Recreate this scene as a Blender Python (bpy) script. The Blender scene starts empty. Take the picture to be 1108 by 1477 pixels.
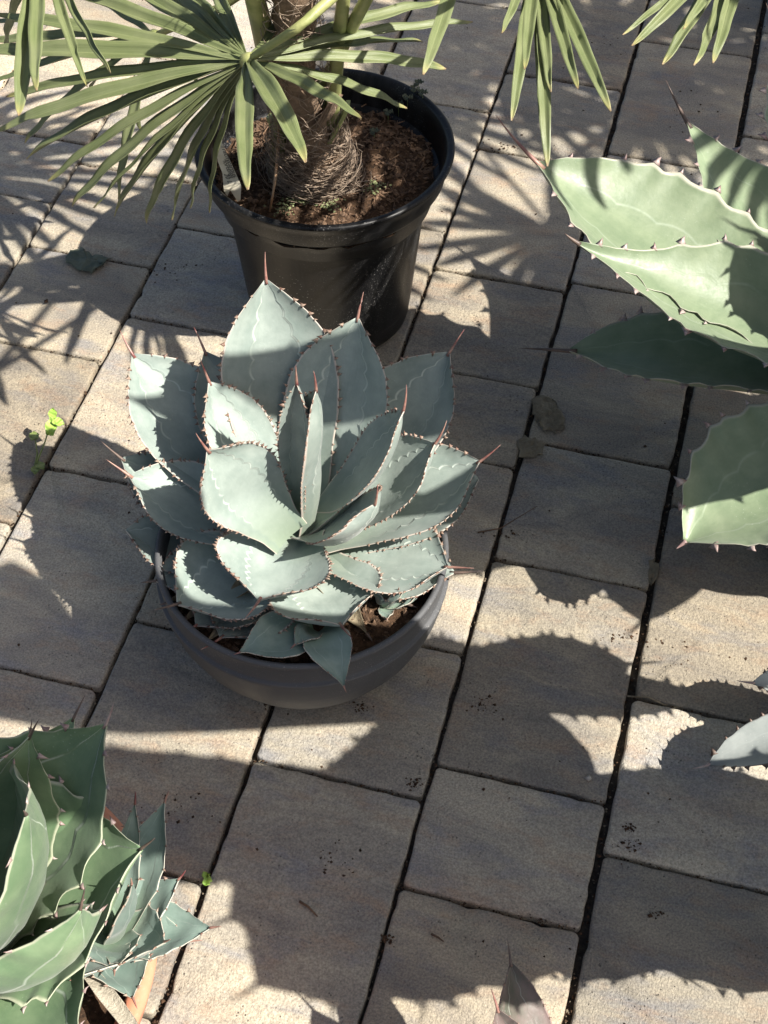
import bpy, math, random
import numpy as np
from mathutils import Vector, noise as mnoise
R = math.radians
rnd = random.Random(7)
scene = bpy.context.scene
col = scene.collection

# ------------------------------------------------------------------ camera
F, PIT, YAW, ROL, X0, CH = 2210.8, 0.88292, 0.26156, -0.00275, 0.57338, 1.5168
cam_d = bpy.data.cameras.new('camera'); cam = bpy.data.objects.new('camera', cam_d); col.objects.link(cam)
cam_d.sensor_fit = 'VERTICAL'; cam_d.sensor_height = 24.0; cam_d.lens = F / 1477 * 24.0
cam_d.clip_start = 0.02; cam_d.clip_end = 600
cam.location = (X0, 0, CH)
cam.rotation_mode = 'XYZ'
cam.rotation_euler = (math.pi / 2 - PIT, -ROL * 0, YAW)
scene.camera = cam

# ------------------------------------------------------------------ sky, sun, exposure
SUN_EL = R(50)
rgt = Vector((math.cos(YAW), math.sin(YAW), 0)); fwd = Vector((-math.sin(YAW), math.cos(YAW), 0))
sd = rgt * math.cos(R(-28)) + fwd * math.sin(R(-28))
SUN = (sd * math.cos(SUN_EL) + Vector((0, 0, math.sin(SUN_EL)))).normalized()
world = bpy.data.worlds.new('World'); scene.world = world; world.use_nodes = True
wn = world.node_tree.nodes; wl = world.node_tree.links
sky = wn.new('ShaderNodeTexSky'); sky.sky_type = 'NISHITA'; sky.sun_disc = False
sky.dust_density = 3.0; sky.ozone_density = .6; sky.sun_elevation = SUN_EL; sky.sun_rotation = math.atan2(sd.x, sd.y)
wl.new(sky.outputs[0], wn['Background'].inputs[0]); wn['Background'].inputs[1].default_value = 0.062
sun_d = bpy.data.lights.new('sun', 'SUN'); sun = bpy.data.objects.new('sun', sun_d); col.objects.link(sun)
sun_d.energy = 5.0; sun_d.angle = R(0.53); sun_d.color = (1.0, 0.95, 0.87)
sun.rotation_mode = 'QUATERNION'; sun.rotation_quaternion = (-SUN).to_track_quat('-Z', 'Y')
sun.location = (2, 1, 4)
scene.view_settings.view_transform = 'Standard'; scene.view_settings.look = 'None'
scene.view_settings.gamma = 1.0; scene.view_settings.exposure = 1.06
scene.view_settings.use_curve_mapping = False

# ------------------------------------------------------------------ photo pixel -> point
def ray(u, v):
    a = (u - 554) / F; b = -(v - 738.5) / F
    d = Vector((a, math.cos(PIT) + b * math.sin(PIT), -math.sin(PIT) + b * math.cos(PIT)))
    c, s = math.cos(YAW), math.sin(YAW)
    return Vector((d.x * c - d.y * s, d.x * s + d.y * c, d.z))
CAM = Vector((X0, 0, CH))
def at(u, v, z=0.0):
    d = ray(u, v); return CAM + d * ((z - CH) / d.z)
def at_len(u, v, hub, L, low=True):
    """the point on the pixel's ray that lies L from hub"""
    d = ray(u, v).normalized(); m = CAM - hub
    b = m.dot(d); c = m.dot(m) - L * L; q = b * b - c
    if q < 0: return CAM + d * (-b)
    return CAM + d * (-b + (math.sqrt(q) if low else -math.sqrt(q)))

# ------------------------------------------------------------------ objects
def mesh_obj(name, verts, faces, mat, parent=None, smooth=True, uvs=None, kind=None):
    me = bpy.data.meshes.new(name)
    me.from_pydata([tuple(v) for v in verts], [], faces)
    if uvs is not None:
        lay = me.uv_layers.new(name='UVMap')
        vi = np.empty(len(me.loops), dtype=np.int32); me.loops.foreach_get('vertex_index', vi)
        lay.data.foreach_set('uv', np.asarray(uvs, dtype=np.float32)[vi].ravel())
    me.polygons.foreach_set('use_smooth', [smooth] * len(me.polygons))
    me.materials.append(mat); me.update()
    o = bpy.data.objects.new(name, me); col.objects.link(o)
    if parent is not None: o.parent = parent
    if kind: o['kind'] = kind
    return o
def thing(name, label, cat, group=None):
    o = bpy.data.objects.new(name, None); o.empty_display_size = .02; col.objects.link(o)
    return tag(o, label, cat, group)
def tag(o, label, cat, group=None):
    o['label'] = label; o['category'] = cat
    if group: o['group'] = group
    return o
def structure(o, label=None):
    o['kind'] = 'structure'
    if label: o['label'] = label
    return o

class Geo:
    def __init__(s): s.v = []; s.f = []; s.uv = []
    def add(s, vs, fs, uv=None):
        b = len(s.v); s.v += [tuple(p) for p in vs]
        s.f += [tuple(i + b for i in f) for f in fs]
        s.uv += list(uv) if uv is not None else [(0, 0)] * len(vs)
    def tube(s, pts, rad, n=6, caps=True):
        pts = [Vector(p) for p in pts]; m = len(pts)
        rad = rad if hasattr(rad, '__len__') else [rad] * m
        ref = Vector((0.13, 0.31, 0.94)); vs = []; uv = []
        for i, p in enumerate(pts):
            t = (pts[min(i + 1, m - 1)] - pts[max(i - 1, 0)]).normalized()
            a = t.cross(ref)
            if a.length < 1e-3: a = t.cross(Vector((1, 0, 0)))
            a.normalize(); b = t.cross(a)
            for k in range(n):
                an = 2 * math.pi * k / n
                vs.append(p + (a * math.cos(an) + b * math.sin(an)) * rad[i]); uv.append((k / n, i / max(1, m - 1)))
        fs = [(i * n + k, i * n + (k + 1) % n, (i + 1) * n + (k + 1) % n, (i + 1) * n + k) for i in range(m - 1) for k in range(n)]
        if caps: fs += [tuple(range(n))[::-1], tuple(range((m - 1) * n, m * n))]
        s.add(vs, fs, uv)
    def lathe(s, prof, n=72, c=(0, 0, 0)):
        vs = [(c[0] + r * math.cos(2 * math.pi * k / n), c[1] + r * math.sin(2 * math.pi * k / n), c[2] + z) for r, z in prof for k in range(n)]
        fs = [(i * n + k, i * n + (k + 1) % n, (i + 1) * n + (k + 1) % n, (i + 1) * n + k) for i in range(len(prof) - 1) for k in range(n)]
        s.add(vs, fs, [(k / n, z) for r, z in prof for k in range(n)])
    def chunk(s, c, r, rg, flat=1.0):
        """small angular lump"""
        vs = []
        for k in range(6):
            d = [(1, 0, 0), (-1, 0, 0), (0, 1, 0), (0, -1, 0), (0, 0, 1), (0, 0, -1)][k]
            q = r * rg.uniform(.55, 1.25)
            vs.append((c[0] + d[0] * q + rg.uniform(-.3, .3) * r, c[1] + d[1] * q + rg.uniform(-.3, .3) * r, c[2] + (d[2] * q + rg.uniform(-.2, .2) * r) * flat))
        s.add(vs, [(0, 2, 4), (2, 1, 4), (1, 3, 4), (3, 0, 4), (2, 0, 5), (1, 2, 5), (3, 1, 5), (0, 3, 5)])
    def build(s, name, mat, parent=None, smooth=True, kind=None):
        return mesh_obj(name, s.v, s.f, mat, parent, smooth, s.uv, kind)

# ------------------------------------------------------------------ materials
def new_mat(name):
    m = bpy.data.materials.new(name); m.use_nodes = True
    nt = m.node_tree; return m, nt, nt.nodes['Principled BSDF']
class NT:
    def __init__(s, nt): s.n = nt.nodes; s.l = nt.links
    def put(s, sock, v):
        if isinstance(v, bpy.types.NodeSocket): s.l.new(v, sock)
        elif isinstance(v, (tuple, list)) and len(v) == 3 and sock.type == 'RGBA': sock.default_value = (*v, 1)
        else: sock.default_value = v
    def math(s, op, a, b=None, c=None, clamp=False):
        n = s.n.new('ShaderNodeMath'); n.operation = op; n.use_clamp = clamp
        s.put(n.inputs[0], a)
        if b is not None: s.put(n.inputs[1], b)
        if c is not None: s.put(n.inputs[2], c)
        return n.outputs[0]
    def noise(s, vec, scale, detail=4, rough=.55, dist=0.0):
        n = s.n.new('ShaderNodeTexNoise'); s.put(n.inputs['Vector'], vec)
        n.inputs['Scale'].default_value = scale; n.inputs['Detail'].default_value = detail
        n.inputs['Roughness'].default_value = rough; n.inputs['Distortion'].default_value = dist
        return n.outputs['Fac']
    def voro(s, vec, scale, feat='F1'):
        n = s.n.new('ShaderNodeTexVoronoi'); n.feature = feat; s.put(n.inputs['Vector'], vec); n.inputs['Scale'].default_value = scale
        return n.outputs['Distance']
    def coord(s, which='Object'): return s.n.new('ShaderNodeTexCoord').outputs[which]
    def pos(s): return s.n.new('ShaderNodeNewGeometry').outputs['Position']
    def mapv(s, vec, scale=(1, 1, 1), loc=(0, 0, 0)):
        n = s.n.new('ShaderNodeMapping'); s.put(n.inputs[0], vec); n.inputs['Scale'].default_value = scale; s.put(n.inputs['Location'], loc)
        return n.outputs[0]
    def mix(s, f, a, b, mode='MIX'):
        n = s.n.new('ShaderNodeMix'); n.data_type = 'RGBA'; n.blend_type = mode
        s.put(n.inputs[0], f); s.put(n.inputs[6], a); s.put(n.inputs[7], b); return n.outputs[2]
    def ramp(s, f, lo, hi, a=0.0, b=1.0):
        n = s.n.new('ShaderNodeMapRange'); n.clamp = True; s.put(n.inputs[0], f)
        for i, q in enumerate((lo, hi, a, b)): n.inputs[i + 1].default_value = q
        return n.outputs[0]
    def bump(s, h, strength=.3, dist=.002, prev=None):
        n = s.n.new('ShaderNodeBump'); s.put(n.inputs['Height'], h); n.inputs['Strength'].default_value = strength; n.inputs['Distance'].default_value = dist
        if prev is not None: s.l.new(prev, n.inputs['Normal'])
        return n.outputs[0]
    def rand(s): return s.n.new('ShaderNodeObjectInfo').outputs['Random']
    def sep(s, v):
        n = s.n.new('ShaderNodeSeparateXYZ'); s.put(n.inputs[0], v); return n.outputs
    def comb(s, x, y, z):
        n = s.n.new('ShaderNodeCombineXYZ'); s.put(n.inputs[0], x); s.put(n.inputs[1], y); s.put(n.inputs[2], z); return n.outputs[0]

def mat_simple(name, c, rough=.6, c2=None, scale=40, bump=0.0, bscale=200, spec=.5, transl=None):
    m, nt, p = new_mat(name); k = NT(nt); pos = k.pos()
    if c2 is not None:
        k.put(p.inputs['Base Color'], k.mix(k.ramp(k.noise(pos, scale, 5), .35, .65), c, c2))
    else: k.put(p.inputs['Base Color'], c)
    p.inputs['Roughness'].default_value = rough; p.inputs['Specular IOR Level'].default_value = spec
    if bump: k.put(p.inputs['Normal'], k.bump(k.noise(pos, bscale, 4), bump, .003))
    return m

def mat_paver():
    m, nt, p = new_mat('concrete_paver'); k = NT(nt)
    pos = k.pos(); r = k.rand()
    sh = k.comb(k.math('MULTIPLY', r, 37.0), k.math('MULTIPLY', r, 91.0), k.math('MULTIPLY', r, 13.0))
    v = k.n.new('ShaderNodeVectorMath'); v.operation = 'ADD'; k.put(v.inputs[0], pos); k.put(v.inputs[1], sh); pv = v.outputs[0]
    streak = k.mapv(pv, (6, 15, 6))
    big = k.noise(streak, 1.0, 5, .62, .6)
    big2 = k.noise(k.mapv(pv, (9, 22, 5), (3, 7, 1)), 1.0, 5, .65, .4)
    c = k.mix(k.ramp(big, .36, .66), (.250, .232, .203), (.44, .392, .30))
    c = k.mix(k.ramp(big2, .50, .68, 0, .8), c, (.228, .228, .236))
    c = k.mix(k.ramp(k.noise(k.mapv(pv, (14, 30, 9), (9, 2, 4)), 1.0, 5, .7, .3), .52, .72, 0, .6), c, (.37, .255, .17))
    tone = k.ramp(k.math('FRACT', k.math('MULTIPLY', r, 7.31)), 0, 1, .70, 1.20)
    c = k.mix(1.0, c, k.comb(tone, tone, tone), 'MULTIPLY')
    warm = k.ramp(k.math('FRACT', k.math('MULTIPLY', r, 17.7)), 0, 1, 0, .5)
    c = k.mix(warm, c, k.mix(1.0, c, (1.10, .98, .84), 'MULTIPLY'))
    grain = k.noise(pos, 420, 4, .7)
    c = k.mix(1.0, c, k.mix(k.ramp(grain, .34, .66), (.64, .64, .65), (1.27, 1.27, 1.25)), 'MULTIPLY')
    pits = k.voro(pv, 150); pm = k.math('MULTIPLY', k.ramp(pits, .10, .17, 1, 0), k.ramp(k.noise(pv, 16, 3), .50, .62))
    c = k.mix(k.math('MULTIPLY', pm, .75), c, (.06, .055, .05))
    dirt = k.ramp(k.noise(pv, 55, 5, .7), .63, .74, 0, .45)
    c = k.mix(dirt, c, (.10, .09, .075))
    k.put(p.inputs['Base Color'], c)
    p.inputs['Roughness'].default_value = .78; p.inputs['Specular IOR Level'].default_value = .35
    w = k.noise(k.mapv(pos, (1, .62, 1)), 300, 3, .55, .8)
    h = k.math('ADD', k.math('MULTIPLY', w, 1.0), k.math('MULTIPLY', k.noise(pos, 1000, 3), .35))
    h = k.math('SUBTRACT', h, k.math('MULTIPLY', pm, 1.2))
    b1 = k.bump(k.noise(pos, 45, 3), .35, .002)
    k.put(p.inputs['Normal'], k.bump(h, .75, .0020, b1))
    return m

def mat_ground():
    m, nt, p = new_mat('joint_sand'); k = NT(nt); pos = k.pos()
    c = k.mix(k.ramp(k.noise(pos, 120, 5, .7), .35, .68), (.016, .013, .010), (.085, .068, .05))
    k.put(p.inputs['Base Color'], c); p.inputs['Roughness'].default_value = .95
    k.put(p.inputs['Normal'], k.bump(k.noise(pos, 500, 4, .7), .8, .004))
    return m

def mat_agave(name, ca, cb, cbase, imprint=.5, rough=.5, edge=(.5, .42, .36), freq=9.0, wax=.35, under=None):
    """powdery leaf skin; UV x runs across the blade (0..1), y from base to tip"""
    m, nt, p = new_mat(name); k = NT(nt)
    pos = k.pos(); uv = k.coord('UV'); s = k.sep(uv); r = k.rand()
    x = k.math('ABSOLUTE', k.math('SUBTRACT', k.math('MULTIPLY', s[0], 2.0), 1.0)); y = s[1]
    n1 = k.noise(pos, 28, 4, .6); n2 = k.noise(pos, 190, 4, .65)
    c = k.mix(k.ramp(n1, .3, .7), ca, cb)
    streak = k.noise(k.comb(k.math('MULTIPLY', s[0], 26.0), k.math('MULTIPLY', y, 2.2), r), 2.0, 4, .6)
    c = k.mix(k.ramp(streak, .35, .75, 0, .30), c, cb)
    c = k.mix(k.ramp(n2, .55, .75, 0, wax * .5), c, (min(1, cb[0] * 1.3), min(1, cb[1] * 1.25), min(1, cb[2] * 1.25)))
    c = k.mix(k.ramp(n2, .22, .36, .30 * wax, 0), c, (ca[0] * .55, ca[1] * .62, ca[2] * .55))
    bl = k.noise(pos, 14, 5, .65, .5)
    c = k.mix(k.ramp(bl, .42, .66, 0, .45), c, (ca[0] * .74, ca[1] * .78, ca[2] * .78))
    sp = k.math('MULTIPLY', k.ramp(k.voro(pos, 240), .08, .16, 1, 0), k.ramp(k.noise(pos, 20, 3), .52, .62))
    c = k.mix(k.math('MULTIPLY', sp, .5 * wax + .15), c, (.55, .57, .52))
    c = k.mix(k.ramp(y, 0.0, .42, .85, 0), c, cbase)
    tone = k.ramp(k.math('FRACT', k.math('MULTIPLY', r, 9.7)), 0, 1, .84, 1.12)
    c = k.mix(1.0, c, k.comb(tone, tone, tone), 'MULTIPLY')
    # bud imprint: scalloped lines that run along the blade
    wob = k.math('MULTIPLY', k.noise(k.comb(k.math('MULTIPLY', y, 5.0), k.math('MULTIPLY', r, 40.0), 0.0), 1.0, 2), .16)
    sc = k.math('ABSOLUTE', k.math('SINE', k.math('MULTIPLY', k.math('ADD', y, k.math('MULTIPLY', wob, .25)), freq * math.pi)))
    tgt = k.math('ADD', k.math('ADD', k.math('MULTIPLY', sc, .075), k.ramp(y, .3, 1.0, .50, .16)), wob)
    d = k.math('SUBTRACT', x, tgt)
    line = k.math('MULTIPLY', k.ramp(k.math('ABSOLUTE', d), 0.0, .028, 1, 0), k.ramp(y, .25, .42))
    line = k.math('MULTIPLY', line, k.ramp(k.noise(pos, 34, 2), .34, .50))
    c = k.mix(k.math('MULTIPLY', k.math('MULTIPLY', k.ramp(d, -.02, .10, 0, 1), k.ramp(d, .10, .30, 1, 0)), .34 * imprint), c, (ca[0] * .68, ca[1] * .76, ca[2] * .76))
    c = k.mix(k.math('MULTIPLY', line, .55 * imprint), c, (.62, .68, .60))
    # horny pale edge
    em = k.ramp(x, .955, .985, 0, .8)
    c = k.mix(em, c, edge)
    c = k.mix(k.ramp(k.noise(pos, 75, 3, .7), .70, .78, 0, .40), c, (.30, .27, .20))
    k.put(p.inputs['Base Color'], c)
    k.put(p.inputs['Roughness'], k.ramp(n2, .3, .7, rough - .06, rough + .12))
    p.inputs['Specular IOR Level'].default_value = .38
    p.inputs['Sheen Weight'].default_value = .12; p.inputs['Sheen Roughness'].default_value = .5
    step = k.ramp(d, -.03, .03, 0, 1)
    step = k.math('MULTIPLY', step, k.ramp(y, .25, .42))
    b0 = k.bump(k.noise(pos, 60, 3), .22, .002)
    b1 = k.bump(step, .5 * imprint, .0020, b0)
    k.put(p.inputs['Normal'], k.bump(n2, .16, .0008, b1))
    return m

def mat_palm():
    m, nt, p = new_mat('palm_leaflet'); k = NT(nt); pos = k.pos(); s = k.sep(k.coord('UV')); r = k.rand()
    st = k.noise(k.comb(k.math('MULTIPLY', s[0], 40.0), k.math('MULTIPLY', s[1], 1.5), k.math('MULTIPLY', r, 9.0)), 1.6, 4, .6)
    c = k.mix(k.ramp(st, .3, .72), (.105, .138, .050), (.235, .268, .125))
    c = k.mix(k.ramp(k.noise(pos, 30, 4), .40, .70, 0, .40), c, (.29, .305, .17))
    c = k.mix(k.ramp(k.math('ADD', s[1], k.math('MULTIPLY', k.noise(pos, 50, 3), .08)), .93, 1.02, 0, .9), c, (.36, .33, .13))
    c = k.mix(k.ramp(s[1], .972, .992, 0, .9), c, (.30, .20, .12))
    x = k.math('ABSOLUTE', k.math('SUBTRACT', k.math('MULTIPLY', s[0], 2.0), 1.0))
    c = k.mix(k.ramp(x, .90, .98, 0, .35), c, (.34, .37, .20))
    c = k.mix(k.ramp(x, .0, .06, .40, 0), c, (.32, .35, .17))
    k.put(p.inputs['Base Color'], c); p.inputs['Roughness'].default_value = .36; p.inputs['Specular IOR Level'].default_value = .55
    k.put(p.inputs['Normal'], k.bump(st, .35, .001))
    tr = nt.nodes.new('ShaderNodeBsdfTranslucent'); k.put(tr.inputs[0], k.mix(.5, c, (.25, .32, .05)))
    ms = nt.nodes.new('ShaderNodeMixShader'); ms.inputs[0].default_value = .22
    nt.links.new(p.outputs[0], ms.inputs[1]); nt.links.new(tr.outputs[0], ms.inputs[2])
    nt.links.new(ms.outputs[0], nt.nodes['Material Output'].inputs[0])
    return m

def mat_plastic(name, c, rough, dust=.5, dustc=(.42, .41, .39)):
    m, nt, p = new_mat(name); k = NT(nt); pos = k.pos(); ob = k.coord('Object')
    sm = k.noise(k.mapv(ob, (18, 18, 4)), 1.0, 5, .65, .4)
    sp = k.math('MULTIPLY', k.ramp(k.voro(ob, 210), .10, .20, 1, 0), k.ramp(k.noise(ob, 13, 4), .48, .62))
    sp2 = k.math('MULTIPLY', k.ramp(k.noise(ob, 650, 2), .62, .72), k.ramp(k.noise(ob, 7, 4), .42, .62))
    col_ = k.mix(k.ramp(sm, .50, .85, 0, .10 * dust), c, dustc)
    col_ = k.mix(k.math('MULTIPLY', k.math('MAXIMUM', sp, sp2), .42 * dust), col_, dustc)
    scr = k.ramp(k.noise(k.mapv(ob, (5, 5, 300)), 1.0, 3, .6), .66, .72, 0, .10 * dust)
    col_ = k.mix(scr, col_, dustc)
    k.put(p.inputs['Base Color'], col_)
    k.put(p.inputs['Roughness'], k.ramp(sm, .3, .75, rough - .05, rough + .2))
    p.inputs['Specular IOR Level'].default_value = .3
    k.put(p.inputs['Normal'], k.bump(k.noise(ob, 90, 3), .08, .002))
    return m

def mat_terracotta():
    m, nt, p = new_mat('terracotta'); k = NT(nt); pos = k.pos()
    c = k.mix(k.ramp(k.noise(pos, 25, 5, .6), .3, .7), (.50, .19, .105), (.60, .27, .17))
    c = k.mix(k.ramp(k.noise(pos, 60, 5, .7), .58, .75, 0, .5), c, (.66, .46, .37))
    k.put(p.inputs['Base Color'], c); p.inputs['Roughness'].default_value = .8
    k.put(p.inputs['Normal'], k.bump(k.noise(pos, 250, 3), .2, .001)); return m

def mat_soil():
    m, nt, p = new_mat('potting_soil'); k = NT(nt); pos = k.pos()
    c = k.mix(k.ramp(k.noise(pos, 130, 5, .7), .35, .7), (.022, .014, .009), (.115, .066, .038))
    c = k.mix(k.ramp(k.noise(pos, 330, 3, .6), .62, .74, 0, .8), c, (.26, .16, .085))
    k.put(p.inputs['Base Color'], c); p.inputs['Roughness'].default_value = .95; p.inputs['Specular IOR Level'].default_value = .2
    k.put(p.inputs['Normal'], k.bump(k.noise(pos, 400, 4, .7), .7, .004)); return m

def mat_fibre(name, a, b):
    m, nt, p = new_mat(name); k = NT(nt); pos = k.pos()
    c = k.mix(k.ramp(k.noise(pos, 60, 4, .7), .3, .7), a, b)
    k.put(p.inputs['Base Color'], c); p.inputs['Roughness'].default_value = .85
    k.put(p.inputs['Normal'], k.bump(k.noise(k.mapv(pos, (1, 1, .25)), 300, 4, .7), .7, .004)); return m

M = dict(
    paver=mat_paver(), ground=mat_ground(),
    agave=mat_agave('agave_glaucous', (.205, .252, .225), (.335, .385, .345), (.19, .24, .165), imprint=1.0, rough=.46, freq=13),
    agave_big=mat_agave('agave_pale_green', (.150, .205, .118), (.245, .295, .185), (.20, .25, .13), imprint=.25, rough=.42, edge=(.42, .40, .33)),
    agave_pot=mat_agave('agave_sea_green', (.095, .165, .083), (.185, .262, .145), (.18, .225, .08), imprint=.9, rough=.40, freq=5, edge=(.40, .41, .30)),
    agave_pup=mat_agave('agave_blue_green', (.125, .185, .155), (.225, .29, .25), (.16, .23, .13), imprint=.4, rough=.42, freq=5, edge=(.55, .50, .42)),
    agave_grey=mat_agave('agave_ash_grey', (.235, .26, .25), (.36, .385, .365), (.25, .27, .23), imprint=.1, rough=.5, edge=(.10, .10, .095)),
    agave_red=mat_agave('agave_reddish', (.065, .078, .055), (.19, .125, .12), (.07, .10, .04), imprint=.6, rough=.5, freq=12, edge=(.22, .15, .13)),
    tooth=mat_simple('tooth_brown', (.15, .075, .055), .45, (.33, .25, .19), 160),
    spine_red=mat_simple('spine_red_brown', (.16, .045, .045), .4, (.36, .22, .17), 70),
    spine_dark=mat_simple('spine_dark', (.045, .035, .032), .45, (.16, .11, .085), 60),
    tooth_pale=mat_simple('tooth_pale', (.42, .35, .32), .45, (.24, .15, .14), 80),
    palm=mat_palm(),
    petiole=mat_simple('petiole_green', (.22, .25, .09), .45, (.36, .36, .15), 40, .2, 120),
    trunk=mat_fibre('trunk_fibre', (.10, .065, .042), (.32, .22, .145)),
    hair=mat_fibre('fibre_hair', (.17, .12, .085), (.46, .36, .27)),
    black=mat_plastic('black_plastic', (.005, .005, .0055), .36, 1.0),
    charcoal=mat_plastic('charcoal_plastic', (.080, .082, .086), .50, .9),
    terracotta=mat_terracotta(), soil=mat_soil(),
    bark=mat_fibre('bark_bits', (.035, .021, .013), (.24, .145, .085)),
    tagm=mat_simple('tag_plastic', (.66, .62, .50), .45, (.55, .50, .38), 60),
    ink=mat_simple('ink', (.03, .028, .03), .6),
    dry=mat_fibre('dry_leaf', (.15, .12, .075), (.30, .25, .165)),
    drypale=mat_fibre('dry_pale_leaf', (.34, .30, .23), (.48, .43, .34)),
    deadgreen=mat_simple('dead_green_leaf', (.055, .075, .05), .6, (.12, .13, .085), 60, .5, 150),
    weed=mat_simple('weed_leaf', (.20, .34, .05), .5, (.30, .44, .08), 80),
    grit=mat_simple('joint_grit', (.20, .16, .11), .9, (.10, .085, .06), 300),
    moss=mat_simple('moss', (.13, .15, .06), .8, (.22, .24, .12), 200),
    weeds=mat_simple('weed_stem', (.12, .17, .05), .5, (.20, .24, .08), 80),
    stick=mat_simple('dry_stick', (.38, .19, .09), .55, (.50, .33, .20), 60),
    stone=mat_simple('pebble', (.50, .46, .40), .7, (.38, .35, .30), 200, .3, 300),
)

# ------------------------------------------------------------------ ground and paving
g = Geo()
g.add([(-60, -60, -.013), (60, -60, -.013), (60, 60, -.013), (-60, 60, -.013)], [(0, 1, 2, 3)])
ground = structure(g.build('ground', M['ground'], smooth=False))
cross = {-3: [1.816, 1.666], -2: [2.069, 1.769, 1.566, 1.366, 1.064], -1: [1.963, 1.663, 1.462, 1.166, .858],
         0: [2.367, 2.065, 1.757, 1.457, 1.157, .962, .659], 1: [2.179, 1.967, 1.673, 1.471, 1.32, 1.017, .816, .43],
         2: [2.33, 2.009, 1.695, 1.373, 1.168, .864, .709, .40], 3: [2.11, 1.81, 1.61, 1.31, 1.009, .803, .43]}
pavement = thing('pavement', 'grey and tan concrete paving laid in staggered rows', 'paving')
del pavement['category']; structure(pavement)
def paver(x0, x1, y0, y1, rg):
    cx, cy = (x0 + x1) / 2, (y0 + y1) / 2
    hx, hy = (x1 - x0) / 2, (y1 - y0) / 2
    rc = .0068; per = []
    def side(ax, ay, bx, by, n, nx_, ny_):
        for i in range(n): per.append((ax + (bx - ax) * i / n, ay + (by - ay) * i / n, nx_, ny_))
    nx, ny = 16, max(10, int(hy * 2 / .0125))
    corner = [(hx - rc, -hy + rc, -90), (hx - rc, hy - rc, 0), (-hx + rc, hy - rc, 90), (-hx + rc, -hy + rc, 180)]
    side(-hx + rc, -hy, hx - rc, -hy, nx, 0, -1)
    for qi, (ax, ay, a0) in enumerate(corner):
        for i in range(4):
            an = R(a0 + 90 * i / 4); per.append((ax + rc * math.cos(an), ay + rc * math.sin(an), math.cos(an), math.sin(an)))
        if qi == 0: side(hx, -hy + rc, hx, hy - rc, ny, 1, 0)
        if qi == 1: side(hx - rc, hy, -hx + rc, hy, nx, 0, 1)
        if qi == 2: side(-hx, hy - rc, -hx, -hy + rc, ny, -1, 0)
    n = len(per); seed = rg.uniform(0, 100)
    rings = [(0.0, -.028), (0.0, -.0036), (.0008, -.0013), (.0020, -.0003), (.0046, 0.0)]
    tx, ty, dz = rg.uniform(-.004, .004), rg.uniform(-.003, .003), rg.uniform(-.0012, .0012)
    vs = []
    for ri, (ins, z) in enumerate(rings):
        for (px_, py_, qx, qy) in per:
            w = mnoise.noise(Vector((px_ * 38 + seed, py_ * 38, ri * .15))) * .0014 + mnoise.noise(Vector((px_ * 150 + seed, py_ * 150, 5))) * .0012
            chip = max(0, mnoise.noise(Vector((px_ * 30 + seed, py_ * 30, 9))) - .38) * .010
            d = .0050 if ri == 4 else min(.0048, ins + w + chip)
            sx, sy = px_ - qx * d, py_ - qy * d
            zz = z + dz + sx * tx + sy * ty - (chip * .5 if ri in (2, 3) else 0)
            vs.append((sx, sy, zz))
    fs = [(r_ * n + i, r_ * n + (i + 1) % n, (r_ + 1) * n + (i + 1) % n, (r_ + 1) * n + i) for r_ in range(len(rings) - 1) for i in range(n)]
    vs.append((0, 0, dz)); b_ = (len(rings) - 1) * n
    fs += [(b_ + i, b_ + (i + 1) % n, len(vs) - 1) for i in range(n)]
    o = mesh_obj('paver', vs, fs, M['paver'], pavement)
    o.location = (cx, cy, 0)
    return o
prg = random.Random(21)
for c in range(-6, 9):
    ys = sorted(cross.get(c, [1.5 + prg.uniform(-.1, .1)]))
    while ys[-1] < 3.1: ys.append(ys[-1] + prg.choice([.3, .2, .3, .152]))
    while ys[0] > .0: ys.insert(0, ys[0] - prg.choice([.3, .2, .3, .152]))
    for a, b in zip(ys[:-1], ys[1:]):
        jx0 = .0024 + (.0016 if c == 3 else 0); jx1 = .0024 + (.0016 if c == 2 else 0)
        paver(c * .2 + jx0 + prg.uniform(-.0008, .0012), (c + 1) * .2 - jx1 - prg.uniform(-.0008, .0012), a + .0018 + prg.uniform(0, .0006), b - .0018 - prg.uniform(0, .0006), prg)

# ------------------------------------------------------------------ succulent leaf builder
PROF_PARRY = [(0, .50), (.12, .54), (.3, .74), (.45, .93), (.56, 1.0), (.66, .98), (.76, .85), (.85, .62), (.92, .37), (.97, .16), (1, .04)]
PROF_LONG = [(0, .72), (.25, .80), (.5, .97), (.62, 1.0), (.75, .86), (.86, .58), (.94, .27), (1, .035)]
PROF_GUTTER = [(0, .8), (.25, .97), (.42, 1.0), (.56, .92), (.68, .66), (.78, .38), (.88, .19), (.95, .09), (1, .025)]
PROF_WIDE = [(0, .66), (.2, .80), (.4, .98), (.5, 1.0), (.62, .90), (.74, .66), (.84, .40), (.91, .22), (.96, .10), (1, .025)]
PROF_PUP = [(0, .6), (.2, .8), (.4, 1.0), (.55, .9), (.7, .62), (.82, .36), (.92, .15), (1, .025)]
PROF_PADDLE = [(0, .10), (.60, .07), (.66, .30), (.74, .8), (.83, 1.0), (.92, .75), (.97, .4), (1, .05)]
PROF_STRIP = [(0, .9), (.3, 1.0), (.8, .9), (1, .5)]
def interp(p, t):
    for (a, x), (b, y) in zip(p[:-1], p[1:]):
        if t <= b:
            q = (t - a) / (b - a); q = q * .65 + q * q * (3 - 2 * q) * .35
            return x + (y - x) * q
    return p[-1][1]
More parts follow.
